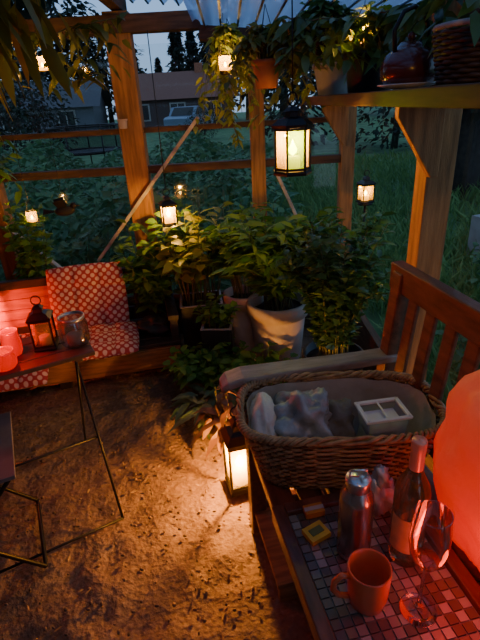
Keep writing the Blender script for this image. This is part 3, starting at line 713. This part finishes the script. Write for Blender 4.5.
def tree(mb,x,y,h,r,n,conifer=False,leaf='lf_tree',low=.1):
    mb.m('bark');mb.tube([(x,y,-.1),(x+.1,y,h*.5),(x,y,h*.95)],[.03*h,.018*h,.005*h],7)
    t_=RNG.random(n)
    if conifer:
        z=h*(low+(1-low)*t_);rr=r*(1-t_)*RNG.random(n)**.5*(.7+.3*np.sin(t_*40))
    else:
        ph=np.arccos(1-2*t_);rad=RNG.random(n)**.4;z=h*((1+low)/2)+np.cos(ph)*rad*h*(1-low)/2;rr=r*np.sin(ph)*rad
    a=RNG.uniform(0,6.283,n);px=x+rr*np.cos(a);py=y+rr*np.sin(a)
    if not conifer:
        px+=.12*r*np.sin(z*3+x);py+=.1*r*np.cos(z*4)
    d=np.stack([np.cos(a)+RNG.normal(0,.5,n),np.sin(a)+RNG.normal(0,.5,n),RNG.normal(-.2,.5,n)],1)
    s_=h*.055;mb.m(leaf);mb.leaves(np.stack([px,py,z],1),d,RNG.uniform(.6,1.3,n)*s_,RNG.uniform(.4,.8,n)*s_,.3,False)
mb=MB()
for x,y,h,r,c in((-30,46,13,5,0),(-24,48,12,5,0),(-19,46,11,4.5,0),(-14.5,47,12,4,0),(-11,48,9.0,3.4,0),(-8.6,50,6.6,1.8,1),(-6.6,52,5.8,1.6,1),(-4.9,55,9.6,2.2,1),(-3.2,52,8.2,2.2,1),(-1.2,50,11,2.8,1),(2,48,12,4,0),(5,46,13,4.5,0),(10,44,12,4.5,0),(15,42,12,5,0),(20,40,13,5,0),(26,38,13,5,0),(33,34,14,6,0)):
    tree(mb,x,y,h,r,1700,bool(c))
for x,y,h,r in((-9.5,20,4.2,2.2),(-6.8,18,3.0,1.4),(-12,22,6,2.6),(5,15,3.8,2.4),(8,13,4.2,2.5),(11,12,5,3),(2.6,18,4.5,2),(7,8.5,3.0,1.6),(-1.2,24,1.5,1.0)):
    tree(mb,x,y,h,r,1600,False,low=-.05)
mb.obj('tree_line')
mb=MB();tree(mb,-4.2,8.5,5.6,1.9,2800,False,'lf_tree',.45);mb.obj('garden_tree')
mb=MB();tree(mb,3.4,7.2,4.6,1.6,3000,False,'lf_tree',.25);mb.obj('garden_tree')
def house(x,y,w_,d_,h,rh,wall_c,roof_c,rz=0):
    e=empty('house',(x,y,-.06),rz);mb=MB();mb.m(P('house_wall',wall_c,.8,var=.1));mb.box((0,0,h/2),(w_,d_,h))
    mb.add([(-w_/2,-d_/2,h),(-w_/2,d_/2,h),(-w_/2,0,h+rh),(w_/2,-d_/2,h),(w_/2,d_/2,h),(w_/2,0,h+rh)],[(0,1,2),(3,5,4)])
    mb.m(P('house_roof',roof_c,.8,var=.15))
    o=.5
    mb.add([(-w_/2-o,-d_/2-o,h-.2),(w_/2+o,-d_/2-o,h-.2),(w_/2+o,0,h+rh+.1),(-w_/2-o,0,h+rh+.1),(-w_/2-o,d_/2+o,h-.2),(w_/2+o,d_/2+o,h-.2)],[(0,1,2,3),(3,2,5,4)])
    nwin=max(2,int(w_/2.4))
    for k in range(nwin):
        xx=-w_/2+w_*(k+.5)/nwin;mb.m('grey');mb.box((xx,-d_/2-.03,h*.55),(1.15,.08,1.15));mb.m('potb');mb.box((xx,-d_/2-.06,h*.55),(.95,.08,.95));mb.m('grey');mb.box((xx,-d_/2-.10,h*.55),(.06,.05,.95))
    mb.m('terra');mb.box((w_*.2,0,h+rh),(.6,.6,1.2));mb.obj('building',e)
house(-3.6,40,7.8,6,2.2,1.6,(.09,.06,.055),(.20,.085,.06))
house(-12.5,36,7,6,2.0,1.4,(.14,.14,.15),(.08,.08,.09),.1)
e=empty('parked_car',(-2.45,32,-.02),1.25);mb=MB();mb.m(P('car_paint',(.18,.23,.30),.3,metal=.4,var=.03))
pr=[(-2,.35),(-2,.8),(-1.75,.9),(-1.2,.95),(-.7,1.42),(.7,1.45),(1.35,1.0),(1.9,.9),(2.05,.7),(2.05,.35)]
v=[(a,-.85,c) for a,c in pr]+[(a,.85,c) for a,c in pr];n=len(pr)
mb.add(v,[tuple(range(n))[::-1],tuple(range(n,2*n))]+[(i,(i+1)%n,(i+1)%n+n,i+n) for i in range(n)])
mb.m('potb')
for s_ in(-1,1):
    mb.add([(-1.05,s_*.86,.98),(-.65,s_*.86,1.36),(.65,s_*.86,1.38),(1.15,s_*.86,1.0)],[(0,1,2,3)])
    for xx in(-1.3,1.3): mb.tube([(xx,s_*.7,.33),(xx,s_*.88,.33)],.33,18)
mb.add([(1.33,-.7,1.02),(1.33,.7,1.02),(.74,.65,1.42),(.74,-.65,1.42)],[(0,1,2,3)]);mb.add([(-1.22,-.7,.97),(-1.22,.7,.97),(-.74,.65,1.4),(-.74,-.65,1.4)],[(0,1,2,3)])
mb.obj('car_body',e)
e=empty('trampoline',(-4.0,14,-.06));mb=MB();mb.m('black')
C=lambda r_,z,n=28:[(r_*math.cos(2*math.pi*k/n),r_*math.sin(2*math.pi*k/n),z) for k in range(n)]
mb.tube(C(1.0,.5),.04,6,closed=True);mb.lathe([(.001,.49),(.95,.49)],seg=28);mb.tube(C(1.0,1.15),.02,5,closed=True)
for k in range(7):
    a=k*.898;mb.tube([(1.03*math.cos(a),1.03*math.sin(a),0),(1.03*math.cos(a),1.03*math.sin(a),1.2)],.02,6)
mb.m(pane('net',(.65,.66,.67),.0,.05,(.1,.1,.1)));mb.lathe([(.99,.51),(.99,1.15)],seg=28);mb.obj('trampoline_body',e)
mb=MB();mb.m(P('concrete',(.30,.30,.30),.9,var=.15,bump=.3));mb.beam((2.2,4.1,.18),(6,5.4,.18),.2,.46);mb.obj('garden_wall')
mb=MB();mb.m(P('fence_dark',(.05,.045,.04),.9,var=.3))
for k in range(40): mb.box((3.0+k*.16,7.2+k*.05,.65),(.13,.02,1.4))
mb.beam((2.9,7.23,1.1),(9.3,9.2,1.1),.03,.08);mb.beam((2.9,7.23,.3),(9.3,9.2,.3),.03,.08);mb.obj('garden_fence')
mb=MB()
for k in range(9): mb.plant((1.1+random.random()*1.4,1.6+k*.25,-.05),n=10,h=.5,spread=.25,lps=10,L=.09,W=.05,leaf='lf_out',full=False)
mb.obj('border_plants')
